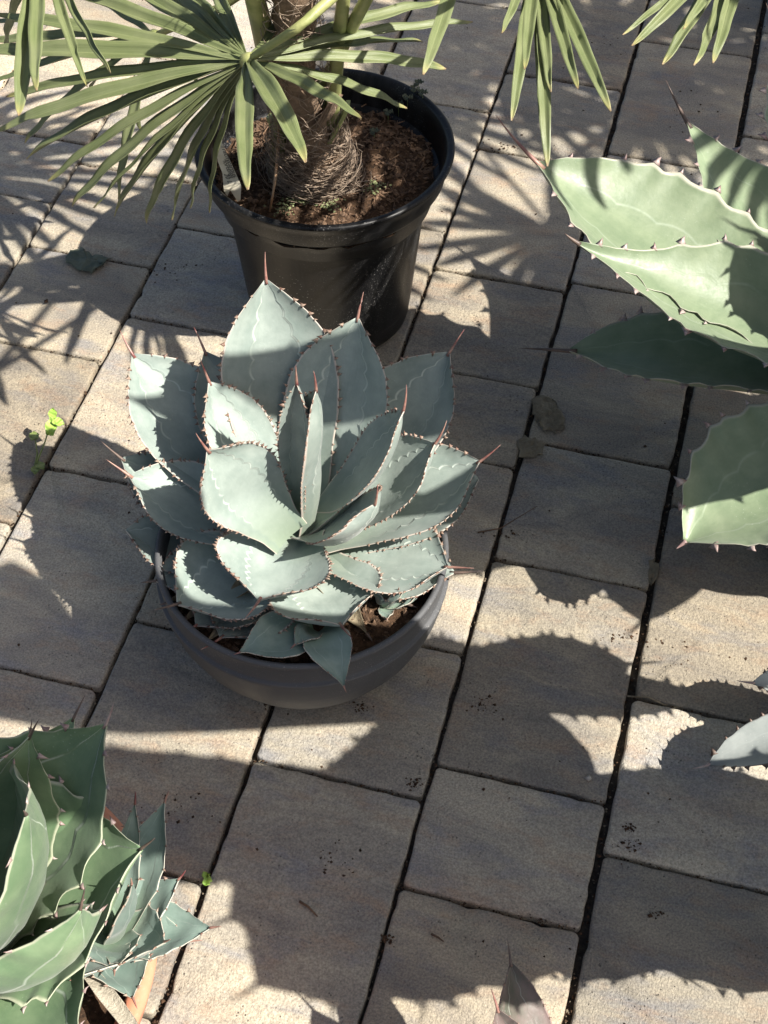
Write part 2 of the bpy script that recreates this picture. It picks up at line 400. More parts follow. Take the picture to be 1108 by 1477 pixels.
def leaf(parent, B, T, W, bow=.0, roll=0.0, mat='agave', prof=PROF_PARRY, chan=.22, thick=.008, teeth=14, tooth=.0045,
         spine=.03, spmat='spine_red', tmat='tooth', scal=0.0, wave=0.0, tipcurl=0.0, seed=0, up=None, t0=.22, name='leaf', label=None, spr=.0022, tip_only=False):
    """blade from B to T (bezier, bow<0 dips under the chord so that the leaf curves up), channelled, with teeth and end spine"""
    rg = random.Random(seed * 13 + 5)
    B = Vector(B); T = Vector(T); L = (T - B).length
    ch = (T - B).normalized(); upv = Vector(up) if up is not None else Vector((0, 0, 1))
    n0 = (upv - ch * upv.dot(ch)).normalized()
    if roll:
        s0 = ch.cross(n0); n0 = (n0 * math.cos(R(roll)) + s0 * math.sin(R(roll)))
    C1 = B + (T - B) * .38 + n0 * bow * L; C2 = B + (T - B) * .74 + n0 * (bow * .9 - tipcurl) * L
    def bez(t):
        u = 1 - t; return B * u ** 3 + C1 * 3 * u * u * t + C2 * 3 * u * t * t + T * t ** 3
    def tan(t):
        u = 1 - t; return ((C1 - B) * 3 * u * u + (C2 - C1) * 6 * u * t + (T - C2) * 3 * t * t).normalized()
    NV = 56 if scal else 34
    NU = 13
    # tooth positions per side
    tp = {}
    for sgn in (-1, 1):
        q = []
        for i in range(teeth):
            q.append(min(.975, t0 + (.965 - t0) * ((i + .5 + rg.uniform(-.28, .28)) / max(1, teeth)) ** .92))
        tp[sgn] = q
    ph = rg.uniform(0, 6.28); ph2 = rg.uniform(0, 6.28)
    def cross(t):
        p = bez(t); tg = tan(t); n = (n0 - tg * n0.dot(tg)).normalized(); s = tg.cross(n).normalized()
        return p, tg, n, s
    def margin_scale(t, sgn):
        if not scal or not teeth: return 1.0
        d = min(abs(t - q) for q in tp[sgn]); sp = (.965 - t0) / teeth
        return 1.0 + scal * (max(0, 1 - d / (sp * .5)) ** 1.6 - .25)
    def pt(t, x):
        p, tg, n, s = cross(t); w = interp(prof, t) * W / 2
        xx = x * w * (1 + (margin_scale(t, 1 if x > 0 else -1) - 1) * (max(0, (abs(x) - .55) / .45) ** 2))
        k = chan * (1 - .35 * t) + (.16 * max(0, (t - .82) / .18) if t > .82 else 0)
        lift = k * 2 * w * (abs(x) ** 1.9)
        wv = wave * w * math.sin(t * 9 + ph + (1.7 if x > 0 else 0)) * abs(x) ** 2
        und = .0012 * math.sin(t * 13 + ph2 + x * 2.3)
        return p + s * xx + n * (lift + wv + und * (1 if abs(x) < 1 else .4)), n, s, tg
    vs = []; uv = []; fs = []
    xs = [math.sin((i / (NU - 1) - .5) * math.pi) for i in range(NU)]
    for j in range(NV + 1):
        t = j / NV
        for x in xs:
            p, n, s, tg = pt(t, x); vs.append(p); uv.append(((x + 1) / 2, t))
    off = len(vs)
    for j in range(NV + 1):
        t = j / NV; th = thick * (1.0 - .72 * t ** 2)
        for x in xs:
            p, n, s, tg = pt(t, x); vs.append(p - n * (th * (1 - abs(x) ** 2.2) * min(1, interp(prof, t) * 2.2) + .0010)); uv.append(((x + 1) / 2, t))
    for j in range(NV):
        for i in range(NU - 1):
            a = j * NU + i; fs.append((a, a + 1, a + NU + 1, a + NU)); b = off + a; fs.append((b, b + NU, b + NU + 1, b + 1))
        a = j * NU; fs.append((a, a + NU, off + a + NU, off + a)); a = j * NU + NU - 1; fs.append((a, off + a, off + a + NU, a + NU))
    a = NV * NU; fs.append(tuple([a + i for i in range(NU)] + [off + a + i for i in range(NU - 1, -1, -1)]))
    ob = mesh_obj(name, vs, fs, M[mat], parent, True, uv)
    if label: ob['label'] = label
    # marginal teeth
    if teeth and tooth:
        G = Geo(); single = tooth >= .0055
        for sgn in (-1, 1):
            for t in tp[sgn]:
                if single: G = Geo()
                p, n, s, tg = pt(t, sgn); h = tooth * rg.uniform(.6, 1.25) * (.75 + .5 * t); b = h * rg.uniform(.40, .60)
                o = (s * sgn + n * .30).normalized(); q = p - o * .0009 - n * .0005; hk = rg.uniform(-.25, .75)
                ring = [q + tg * b, q - n * .0012, q - tg * b, q + n * .0012]
                m_ = q + o * h * .55 + tg * h * .10 * hk
                ring2 = [m_ + tg * b * .36, m_ - n * .0007, m_ - tg * b * .36, m_ + n * .0007]
                G.add(ring + ring2 + [q + o * h + tg * h * .5 * hk], [(0, 1, 5, 4), (1, 2, 6, 5), (2, 3, 7, 6), (3, 0, 4, 7), (4, 5, 8), (5, 6, 8), (6, 7, 8), (7, 4, 8), (3, 2, 1, 0)])
                if single: G.build('tooth', M[tmat], ob)
        if not single: G.build('teeth', M[tmat], ob, kind='stuff')
    if spine:
        p, tg, n, s = cross(1.0); G = Geo(); pts = []; rad = []
        cv = rg.uniform(-.12, .12); cu = rg.uniform(-.02, .16)
        for i in range(7):
            q = i / 6; d = -.12 * spine + q * spine
            pts.append(p + tg * d + (n * cu + s * cv) * spine * q * q); rad.append(spr * (1 - q) ** .8 + .00018)
        G.tube(pts, rad, 7); G.build('spine', M[spmat], ob)
    return ob

def rosette(root, axis, zb, rb, specs, **kw):
    """specs: (tip u, tip v, tip z, width, bow, {overrides})"""
    for i, sp in enumerate(specs):
        u, v, z, W, bow = sp[:5]; o = dict(kw); extra = sp[5] if len(sp) > 5 else {}
        o.update(extra); b = o.pop('zb', zb); r_ = o.pop('rb', rb); base = o.pop('base', None)
        T = at(u, v, z) if len(sp) <= 6 else sp[6]
        d = Vector((T.x - axis[0], T.y - axis[1], 0))
        if d.length > 1e-4: d.normalize()
        B = Vector((axis[0], axis[1], b)) + d * r_ if base is None else Vector(base)
        o.setdefault('seed', i)
        leaf(root, B, T, W, bow, **o)
        if DEBUG:
            ln = (T - B).length; print('  leaf %d L=%.3f el=%.0f' % (i, ln, math.degrees(math.asin((T.z - B.z) / ln))))
DEBUG = False
def tipz(axis, az, reach, z):
    return Vector((axis[0] + math.cos(R(az)) * reach, axis[1] + math.sin(R(az)) * reach, z))

# ------------------------------------------------------------------ pots and soil
def soil_disc(name, c, r, parent, mound=.012, seed=1, n=46, chunks=500, holes=None):
    rg = random.Random(seed); G = Geo(); vs = []; fs = []
    NR = 26
    for i in range(NR + 1):
        rr = r * i / NR
        for k in range(n * 2):
            a = 2 * math.pi * k / (n * 2); x, y = rr * math.cos(a), rr * math.sin(a)
            h = mound * (1 - (rr / r) ** 2) + mnoise.fractal(Vector((x * 38 + seed, y * 38, 0)), .8, 2.1, 5) * .0075
            vs.append((c[0] + x, c[1] + y, c[2] + h))
    m = n * 2
    for i in range(NR):
        for k in range(m): fs.append((i * m + k, i * m + (k + 1) % m, (i + 1) * m + (k + 1) % m, (i + 1) * m + k))
    G.add(vs, fs); so = G.build(name, M['soil'], parent)
    C = Geo()
    for _ in range(chunks):
        a = rg.uniform(0, 6.283); rr = r * math.sqrt(rg.random()) * .98
        x, y = rr * math.cos(a), rr * math.sin(a)
        h = mound * (1 - (rr / r) ** 2) + mnoise.fractal(Vector((x * 38 + seed, y * 38, 0)), .8, 2.1, 5) * .0075
        C.chunk((c[0] + x, c[1] + y, c[2] + h + .001), rg.choice([.0010, .0013, .0018, .0024, .0032, .0048]) * rg.uniform(.7, 1.2), rg, .7)
    for _ in range(chunks // 8):
        a = rg.uniform(0, 6.283); rr = r * math.sqrt(rg.random()) * .95
        p = Vector((c[0] + rr * math.cos(a), c[1] + rr * math.sin(a), c[2] + mound * (1 - (rr / r) ** 2) + .005)); b = rg.uniform(0, 6.283); l = rg.uniform(.006, .018)
        C.tube([p, p + Vector((math.cos(b) * l, math.sin(b) * l, rg.uniform(-.002, .004)))], [.0011, .0006], 4)
    o = C.build('bark_bit', M['bark'], so, smooth=False, kind='stuff')
    return so

# centre: charcoal bowl with a glaucous agave
BX, BY = .212, .996
bowl = thing('bowl_planter', 'charcoal plastic bowl planter with a raised rim line holding the glaucous agave', 'planter')
g = Geo()
g.lathe([(0.0, .004), (.098, .004), (.106, .009), (.130, .040), (.149, .075), (.1590, .103), (.1632, .123), (.1648, .134), (.1658, .1385), (.1657, .1402), (.1646, .1412), (.1618, .1418),
         (.1614, .144), (.1616, .156), (.1620, .165), (.1632, .1685), (.1638, .1710), (.1630, .1735), (.1600, .1745), (.1568, .1728), (.1540, .160), (.148, .130), (.135, .10), (.10, .09), (0, .09)], 96, (BX, BY, 0))
g.build('bowl', M['charcoal'], bowl)
soil_disc('soil', (BX, BY, .140), .150, bowl, .016, 3, chunks=1500)
agave = thing('agave', 'glaucous blue-grey rosette agave with red-brown teeth in the charcoal bowl', 'agave')
AX = (BX, BY)
specs = [
    (384, 404, .400, .128, -.05),                                             # back
    (516, 459, .375, .118, -.05),
    (648, 509, .305, .125, -.07),
    (296, 508, .270, .090, -.08, dict(zb=.155)),
    (192, 512, .275, .128, -.08),
    (236, 610, .205, .060, -.06, dict(zb=.15, spmat='spine_dark')),
    (176, 662, .205, .100, -.08, dict(zb=.15, spmat='spine_dark')),
    (187, 686, .235, .105, -.10, dict(zb=.17)),
    (182, 765, .170, .105, -.08, dict(zb=.145, spine=0)),
    (256, 871, .185, .135, -.05, dict(zb=.165, spmat='spine_dark')),
    (283, 902, .165, .09, -.03, dict(zb=.15, spine=.012)),
    (225, 838, .165, .09, -.03, dict(zb=.15, spine=.02, spmat='spine_dark')),
    (374, 866, .215, .128, .02, dict(zb=.205, chan=.30, tipcurl=.04)),
    (302, 551, .335, .080, -.08, dict(zb=.19)),
    (300, 650, .345, .094, -.05, dict(zb=.215, chan=.14, up=(CAM - Vector((BX, BY, .25))).normalized() + Vector((0, 0, .3)), base=at(418, 775, .222))),
    (428, 553, .420, .038, -.02, dict(zb=.20, chan=.5, spine=.032, rb=.004)),
    (456, 562, .415, .052, -.02, dict(zb=.20, chan=.5, spine=.03, rb=.006)),
    (582, 592, .350, .076, -.10, dict(zb=.20, roll=-14)),
    (692, 666, .250, .122, -.08, dict(zb=.175)),
    (690, 690, .205, .110, -.06, dict(zb=.155, spine=0)),
    (541, 728, .320, .092, -.14, dict(zb=.205)),
    (646, 818, .195, .118, -.04, dict(zb=.17)),
    (655, 826, .165, .110, -.03, dict(zb=.15, spmat='spine_dark')),
    (492, 902, .190, .125, -.07, dict(zb=.165)),
    (319, 920, .160, .110, -.05, dict(zb=.15)),
    (628, 640, .300, .100, -.10, dict(zb=.185)),
    (447, 610, .365, .040, -.02, dict(zb=.20, chan=.5, spine=.02, rb=.006)),

]
rosette(agave, AX, .165, .010, specs, mat='agave', teeth=19, tooth=.0050, spine=.036, thick=.009, chan=.22, spr=.0018)
# withered lowest leaves
for i, (u, v, z, W) in enumerate([(268, 892, .158, .050), (300, 925, .155, .045), (243, 868, .160, .04), (590, 872, .152, .04), (530, 915, .150, .035)]):
    leaf(agave, Vector((BX, BY, .150)), at(u, v, z), W, .02, mat='agave', prof=PROF_PUP, teeth=0, spine=.012, spmat='spine_dark', thick=.002, chan=.5, wave=.3, seed=400 + i, name='dry_leaf', label='withered brown lower leaf').data.materials[0] = M['dry']
# basal pups in the bowl
pup = thing('agave_pup', 'small dark blue-green agave pups at the front rim of the charcoal bowl', 'agave')
P0 = at(455, 902, .170)
for i, (u, v, z, W, b_) in enumerate([(346, 941, .178, .066, .05), (496, 990, .158, .052, .36), (425, 930, .18, .03, 0.15)]):
    leaf(pup, P0 - Vector((0, 0, .012)), at(u, v, z), W, b_, mat='agave_pup', prof=PROF_PUP, teeth=16, tooth=.0018, spine=.008, thick=.004, chan=.18, seed=60 + i, spr=.001)
pup2 = thing('agave_pup', 'tiny blue-green agave pup on the bare soil at the right rim of the bowl', 'agave')
P1 = at(556, 868, .150)
for i, (u, v, z, W) in enumerate([(600, 862, .165, .022), (558, 893, .155, .018), (590, 845, .19, .022), (540, 850, .19, .020), (575, 850, .2, .018)]):
    leaf(pup2, P1 - Vector((0, 0, .006)), at(u, v, z), W, -.05, mat='agave_pup', prof=PROF_PUP, teeth=8, tooth=.0012, spine=.005, thick=.003, chan=.2, seed=70 + i, spr=.0008)

# palm pot
PX, PY = .078, 1.553
ppot = thing('plant_pot', 'round black plastic nursery pot with dusty sides holding the fan palm', 'pot')
g = Geo()
g.lathe([(0, .003), (.108, .003), (.112, .008), (.117, .05), (.124, .12), (.1305, .18), (.1365, .225), (.1420, .242), (.1505, .2445), (.1560, .246), (.1585, .250), (.1620, .268), (.1660, .2795), (.1690, .2825), (.1685, .2860),
         (.1655, .2875), (.1610, .2868), (.1580, .2835), (.1545, .268), (.150, .245), (.142, .21), (.10, .2), (0, .2)], 96, (PX, PY, 0))
g.build('pot_wall', M['black'], ppot)
soil_disc('soil', (PX, PY, .240), .151, ppot, .012, 8, chunks=2600)

# right agave pot
RX, RY = .862, 1.315
rpot = thing('plant_pot', 'black plastic pot under the big pale green agave', 'pot')
g = Geo()
g.lathe([(0, .003), (.125, .003), (.130, .01), (.138, .06), (.150, .15), (.158, .21), (.168, .215), (.172, .225), (.173, .25), (.170, .255), (.163, .25), (.158, .2), (0, .19)], 80, (RX, RY, 0))
g.build('pot_wall', M['black'], rpot)
soil_disc('soil', (RX, RY, .215), .158, rpot, .01, 12, chunks=300)
bigag = thing('agave', 'big pale green agave with large white teeth spreading from the black pot', 'agave')
RA = (RX, RY)
kw = dict(mat='agave_big', prof=PROF_LONG, teeth=9, tooth=.010, tmat='tooth_pale', spine=.075, thick=.018, chan=.30, scal=.10, spmat='spine_dark', t0=.15, spr=.003)
specs = [
    (776, 236, .38, .185, -.06, dict(spmat='spine_red', spine=.085, seed=3, scal=.13)),
    (834, 351, .385, .150, -.07, dict(spine=.022, seed=4, zb=.29, roll=-8, scal=.10, prof=PROF_GUTTER, chan=.32)),
    (992, 178, .34, .20, -.05, dict(spine=.07, seed=5, zb=.22, prof=PROF_GUTTER)),
    (822, 506, .20, .125, .03, dict(spine=.075, seed=6)),
    (988, 782, .19, .165, .06, dict(spine=.014, seed=7, spmat='tooth_pale')),
    (1125, 70, .34, .13, -.05, dict(seed=8, zb=.22)),
]
rosette(bigag, RA, .25, .03, specs, **kw)
for i, (az, rc_, z, W) in enumerate([(70, .30, .56, .15), (20, .38, .50, .17), (-25, .40, .42, .17), (-70, .30, .45, .15), (150, .05, .62, .11), (-20, .12, .64, .12), (60, .10, .66, .10)]):
    leaf(bigag, Vector((RX, RY, .25)), tipz(RA, az, rc_, z), W, -.06, seed=30 + i, **kw)

# terracotta pot, bottom left
TX, TY = .047, .443
tpot = thing('terracotta_pot', 'orange terracotta pot with a rounded rim holding the sea-green agave', 'pot')
g = Geo()
g.lathe([(0, .003), (.125, .003), (.13, .01), (.15, .10), (.166, .165), (.178, .168), (.184, .175), (.192, .21), (.193, .218), (.188, .222), (.178, .222), (.174, .216), (.168, .19), (.16, .18), (0, .18)], 96, (TX, TY, 0))
g.build('pot_wall', M['terracotta'], tpot)
soil_disc('soil', (TX, TY, .195), .168, tpot, .01, 15, chunks=700)
lag = thing('agave', 'broad-leaved sea-green agave with sparse hooked teeth in the terracotta pot', 'agave')
LA = (TX, TY)
kw = dict(mat='agave_pot', prof=PROF_WIDE, teeth=6, tooth=.0066, tmat='tooth_pale', spine=.028, thick=.013, chan=.26, scal=.09, wave=.10, spmat='spine_dark', t0=.2, spr=.0015)
specs = [
    (204, 1224, .33, .205, -.06, dict(seed=2, spine=.026)),
    (152, 1046, .36, .170, -.06, dict(seed=3, spmat='tooth_pale')),
    (43, 1062, .44, .100, -.05, dict(seed=4, roll=68)),
    (106, 1036, .30, .100, -.05, dict(seed=5)),
    (116, 1312, .42, .125, -.18, dict(seed=6, roll=-34)),
    (38, 1175, .50, .190, -.12, dict(seed=7, spine=.008)),
    (40, 1072, .34, .130, -.06, dict(seed=8)),
    (112, 1520, .30, .150, -.04, dict(seed=9)),
]
rosette(lag, LA, .22, .02, specs, **kw)
lpup = thing('agave_pup', 'blue-green agave pup with pointed leaves at the edge of the terracotta pot', 'agave')
PC = at(158, 1338, .235)
for i, (u, v, z, W, b_) in enumerate([(195, 1158, .30, .030, -.06), (238, 1156, .30, .050, -.06), (258, 1268, .26, .052, -.04), (304, 1338, .25, .056, -.04), (274, 1357, .235, .05, -.02),
                                      (238, 1358, .27, .06, -.08), (108, 1410, .27, .060, -.06), (192, 1440, .235, .055, 0), (165, 1400, .25, .05, 0), (190, 1275, .34, .04, -.05)]):
    leaf(lpup, PC - Vector((0, 0, .02)), at(u, v, z), W, b_, mat='agave_pup', prof=PROF_PUP, teeth=4, tooth=.0035, spine=.014, spmat='spine_red', thick=.005, chan=.24, scal=.05, seed=80 + i, spr=.0012, t0=.3)
ob = leaf(lpup, at(125, 1398, .225), at(200, 1495, .24), .015, .02, mat='agave_grey', prof=PROF_STRIP, teeth=0, spine=0, thick=.002, chan=.2, seed=99, name='dry_leaf', label='dry beige leaf of the pup')
ob.data.materials[0] = M['drypale']

# ash-grey agave, right edge
GX, GY = .93, 1.01
gpot = thing('plant_pot', 'black plastic pot of the ash-grey agave beside the lit paving', 'pot')
g = Geo()
g.lathe([(0, .003), (.052, .003), (.056, .008), (.066, .070), (.071, .073), (.073, .088), (.071, .091), (.066, .088), (.063, .078), (0, .078)], 64, (GX, GY, 0))
g.build('pot_wall', M['black'], gpot); soil_disc('soil', (GX, GY, .080), .063, gpot, .004, 18, chunks=60)
gag = thing('agave', 'ash-grey agave leaf rosette with dark serrated edges at the edge of the paving', 'agave')
kw = dict(mat='agave_grey', prof=PROF_LONG, teeth=12, tooth=.006, tmat='spine_dark', spine=.02, thick=.008, chan=.28, scal=.04, spmat='tooth_pale', t0=.12, spr=.0016)
rosette(gag, (GX, GY), .10, .02, [(1022, 1103, .055, .060, .10, dict(seed=2, zb=.10)), (1086, 985, .09, .06, .06, dict(seed=3, zb=.10))], **kw)
for i, (az, rc_, z, W) in enumerate([(60, .20, .14, .07), (20, .22, .14, .07), (-20, .22, .12, .07), (-60, .18, .12, .07), (-10, .12, .18, .06)]):
    leaf(gag, Vector((GX, GY, .10)), tipz((GX, GY), az, rc_, z), W, -.05, seed=50 + i, **kw)

# reddish agave, bottom edge
QX, QY = .62, .40
qpot = thing('plant_pot', 'small brown pot of the reddish agave at the foot of the paving', 'pot')
g = Geo()
g.lathe([(0, .003), (.07, .003), (.075, .01), (.09, .12), (.096, .122), (.098, .14), (.095, .144), (.089, .14), (.085, .125), (0, .12)], 64, (QX, QY, 0))
g.build('pot_wall', M['terracotta'], qpot); soil_disc('soil', (QX, QY, .125), .085, qpot, .006, 20, chunks=80)
qag = thing('agave', 'reddish purple agave with thin dark end spines pointing over the paving', 'agave')
kw = dict(mat='agave_red', prof=PROF_PARRY, teeth=14, tooth=.0025, tmat='tooth', spine=.024, thick=.006, chan=.22, spmat='spine_dark', t0=.2, spr=.0014)
rosette(qag, (QX, QY), .14, .015, [(737, 1390, .20, .058, -.05, dict(seed=2, roll=25)), (718, 1456, .23, .05, -.05, dict(seed=3, spmat='spine_red'))], **kw)
for i in range(7):
    leaf(qag, Vector((QX, QY, .14)), tipz((QX, QY), 150 + i * 45, .15, .22 + .02 * (i % 3)), .07, -.06, seed=40 + i, **kw)

# unseen agave on a stand, added at right, leaves shaped to shade near paving
def sh(u, v, h):
    return at(u, v, 0) + SUN * (h / SUN.z)
def pix(P):
    d = P - CAM; x = d.dot(rgt); y = d.dot(fwd); f_ = y * math.cos(PIT) - d.z * math.sin(PIT)
    if f_ < .05: return 9999, 0
    return 554 + F * x / f_, 738.5 - F * (y * math.sin(PIT) + d.z * math.cos(PIT)) / f_
def hh(u, v):
    """lowest height at which a thing shading this ground point stands right of the picture"""
    h = .08
    while h < 1.6 and pix(sh(u, v, h))[0] < 1400: h += .02
    return h + .03
tall = thing('agave', 'unseen agave added on a stand with leaves shaped to cast shade', 'agave')
def sleaf(u0, v0, u1, v1, W, seed, teeth=9, tooth=.008, root=None, spine=.05, B=None, prof=PROF_LONG, scal=.06):
    B = B or sh(u0, v0, hh(u0, v0)); T = sh(u1, v1, hh(u1, v1))
    leaf(root or tall, B, T, W, 0, mat='agave_big', prof=prof, teeth=teeth, tooth=tooth, tmat='tooth_pale', spine=spine, thick=.012, chan=.08, scal=scal, spmat='spine_dark', seed=seed, up=SUN, spr=.003)
CU, CV = 680, 1190
for i, (u0, v0, u, v, W) in enumerate([(760, 993, -110, 1004, .105), (600, 985, 905, 958, .095), (600, 995, 1010, 1004, .060), (760, 995, 560, 955, .10), (700, 1060, 640, 985, .13),
        (CU, CV, 1250, 1215, .16), (CU, CV, 1250, 1260, .19), (CU, CV + 60, 1250, 1345, .17), (CU, CV, 800, 1380, .19), (CU, CV, 620, 1420, .19), (CU, CV, 500, 1430, .17), (CU, CV, 370, 1420, .17),
        (CU, CV, 330, 1325, .16), (CU, CV, -160, 1205, .125), (CU, CV - 20, -200, 1112, .100), (CU, CV, 760, 1010, .16), (CU, CV, 560, 1030, .15), (CU, CV, 450, 1120, .12), (CU, CV, 960, 1390, .16)]):
    straight = i in (0, 15)
    sleaf(u0, v0, u, v, W, 200 + i, teeth=0 if straight else 9, scal=0 if straight else .06)
for i, (u, v, W) in enumerate([(-110, 905, .22), (-330, 1140, .17)]):       # stalked blades added only to shade the left-hand paving
    sleaf(640, (990, 1130)[i], u, v, W, 240 + i, teeth=0, spine=0, prof=PROF_PADDLE, scal=0)
cr = sh(CU, CV, hh(CU, CV)); st = cr + rgt * .22
G = Geo(); G.lathe([(0, .0), (.11, .0), (.11, .02), (.04, .03), (.04, cr.z - .34), (.09, cr.z - .32), (.11, cr.z - .16), (.10, cr.z - .16), (0, cr.z - .18)], 48, (st.x, st.y, 0))
tag(G.build('shade_plant_stand', M['black']), 'black pedestal pot added under the unseen shade-casting agave', 'pot')  # added stand, out of view, holds up the shade plant
G = Geo(); G.tube([(st.x, st.y, cr.z - .2), st.lerp(cr, .5) - Vector((0, 0, .06)), cr], [.03, .04, .05], 12); G.build('stem', M['trunk'], tall)
for (u, v) in [(760, 995), (600, 985), (760, 993), (600, 995), (700, 1060), (640, 990), (640, 1130), (CU, CV + 60), (CU, CV - 20)]:      # added branches joining the unseen shade-casting leaves to the stem
    q = sh(u, v, hh(u, v)); G = Geo(); G.tube([cr, cr.lerp(q, .5) + Vector((0, 0, -.01)), q], [.02, .017, .014], 8); G.build('shade_branch', M['trunk'], tall)
# unseen long leaves added to the big agave to cast a shade band
for i, (u, v, W) in enumerate([(20, 692, .105), (385, 820, .11)]):
    sleaf(0, 0, u, v, W, 300 + i, root=bigag, B=Vector((RX, RY, .27)) + rgt * .12)

# ------------------------------------------------------------------ fan palms
def leaflet(parent, H, T, W, n0, fold=.35, droop=.0, seed=0, r0=.0, kink=0.0):
    rg = random.Random(seed); H = Vector(H); T = Vector(T); L = (T - H).length; d = (T - H).normalized()
    n = (n0 - d * n0.dot(d)).normalized(); NV = 22
    C1 = H + (T - H) * .40 + n * droop * L; C2 = H + (T - H) * .78 + n * droop * L * .9
    prof = [(0, .26), (.12, .52), (.3, .92), (.45, 1.0), (.7, .84), (.88, .55), (.96, .32), (1, .10)]
    xs = [-1, -.55, -.06, .06, .55, 1]; vs = []; uv = []; fs = []
    tw = rg.uniform(-.5, .5); a0 = rg.uniform(0, 6); jag = rg.random() < .35; jt = rg.uniform(.45, .8); js = rg.choice([-1, 1])
    for lay in (0, 1):
        for j in range(NV + 1):
            t = j / NV; u = 1 - t
            p = H * u ** 3 + C1 * 3 * u * u * t + C2 * 3 * u * t * t + T * t ** 3
            tg = ((C1 - H) * 3 * u * u + (C2 - C1) * 6 * u * t + (T - C2) * 3 * t * t).normalized()
            nn = (n - tg * n.dot(tg)).normalized(); s = tg.cross(nn)
            an = tw * t + .08 * math.sin(t * 7 + a0); nn, s = nn * math.cos(an) + s * math.sin(an), s * math.cos(an) - nn * math.sin(an)
            w = interp(prof, t) * W / 2; fo = fold * (1.35 - .6 * t)
            for x in xs:
                ww = w * (.62 if (jag and js * x > .3 and t > jt) else 1)
                q = p + s * x * ww + nn * (abs(x) * w * fo * 1.6 - .0004 * lay * 2 + .0016 * math.sin(t * 23 + a0) * abs(x))
                vs.append(q); uv.append(((x + 1) / 2, t))
    m = len(xs); off = (NV + 1) * m
    for j in range(NV):
        for i in range(m - 1):
            a = j * m + i; fs.append((a, a + 1, a + m + 1, a + m)); b = a + off; fs.append((b, b + m, b + m + 1, b + 1))
        a = j * m; fs.append((a, a + m, off + a + m, off + a)); a += m - 1; fs.append((a, off + a, off + a + m, a + m))
    return mesh_obj('leaflet', vs, fs, M['palm'], parent, True, uv)

def fan(root, hub, pet, tips, nrm=None, seed=0, W=.0170, hubr=.006):
    """pet: points of the petiole that end at hub; tips: (point, width factor, droop)"""
    G = Geo(); pts = [Vector(p) for p in pet] + [hub]
    sm = []
    for i in range(len(pts) - 1):
        for k in range(6): sm.append(pts[i].lerp(pts[i + 1], k / 6))
    sm.append(pts[-1])
    G.tube(sm, [.0065 - .0025 * i / len(sm) for i in range(len(sm))], 8)
    d = (hub - pts[-2]).normalized()
    G.tube([hub - d * .012, hub, hub + d * .010, hub + d * .016], [.005, .009, .006, .001], 8)
    po = G.build('fan_leaf', M['petiole'], root)
    nrm = Vector(nrm) if nrm is not None else Vector((0, 0, 1))
    for i, tp_ in enumerate(tips):
        T, wf, dr = tp_
        h = hub + (T - hub).normalized() * .004
        leaflet(po, h, T, W * wf, nrm, fold=rnd.uniform(.34, .62), droop=dr, seed=seed * 50 + i)
    return po

palm = thing('fan_palm', 'young fan palm with a fibrous trunk in the black nursery pot', 'palm')
tb = Vector((PX - .012, PY - .012, .236)); tt = at(408, -70, .68)
G = Geo(); pts = []; rad = []
for i in range(22):
    q = i / 21; pts.append(tb.lerp(tt, q) + Vector((.004 * math.sin(q * 9), .004 * math.cos(q * 7), 0)))
    rad.append((.048 - .025 * min(1, q * 3.0)) * (1 + .06 * math.sin(i * 2.1)))
G.tube(pts, rad, 20)
for i, v in enumerate(G.v):
    nz = mnoise.fractal(Vector((v[0] * 60, v[1] * 60, v[2] * 25)), .9, 2, 4) * .006
    c_ = pts[i // 20]; d = (Vector(v) - c_); G.v[i] = tuple(Vector(v) + d.normalized() * nz)
trunk = G.build('trunk', M['trunk'], palm)
# stubs of cut leaf bases
srg = random.Random(5)
for i in range(8):
    a = srg.uniform(0, 6.28); q = srg.uniform(.02, .5); p = tb.lerp(tt, q); o_ = Vector((math.cos(a), math.sin(a), 0)); r_ = .046 - .02 * min(1, q * 2.4)
    G = Geo(); b = p + o_ * r_ * .75; e = b + o_ * .022 + Vector((0, 0, .045))
    sd_ = o_.cross(Vector((0, 0, 1))); w1, w2, th = .018, .011, .005
    G.add([b + sd_ * w1, b - sd_ * w1, e - sd_ * w2, e + sd_ * w2, b + sd_ * w1 - o_ * -th, b - sd_ * w1 - o_ * -th, e - sd_ * w2 + o_ * th, e + sd_ * w2 + o_ * th],
          [(0, 1, 2, 3), (7, 6, 5, 4), (0, 4, 5, 1), (2, 6, 7, 3), (1, 5, 6, 2), (3, 7, 4, 0)])
    G.build('leaf_base', M['petiole'] if i % 3 == 0 else M['trunk'], palm, smooth=False)
# fibre hair wrapped round the trunk foot
G = Geo()
for i in range(1500):
    q = abs(srg.gauss(0, .16)) if i < 1150 else srg.uniform(.1, 1); q = min(1, q)
    a = srg.uniform(0, 6.28); p = tb.lerp(tt, q); r_ = (.052 - .024 * min(1, q * 2.6)) + srg.uniform(-.002, .010) * (1.2 - q)
    pts_ = []; aa = a; zz = p.z; rr = r_; da = srg.uniform(-.28, .28); dz = srg.uniform(-.012, .013)
    for k in range(5):
        c_ = tb.lerp(tt, min(1, max(0, (zz - tb.z) / (tt.z - tb.z))))
        pts_.append(Vector((c_.x + rr * math.cos(aa), c_.y + rr * math.sin(aa), zz))); aa += da; zz += dz; da += srg.uniform(-.12, .12); dz += srg.uniform(-.003, .003); rr += srg.uniform(-.001, .004)
        zz = max(zz, tb.z + .002)
    G.tube(pts_, [.0006, .0006, .0005, .0005, .0003], 3, caps=False)
G.build('fibre_hair', M['hair'], palm, kind='stuff')
G = Geo()
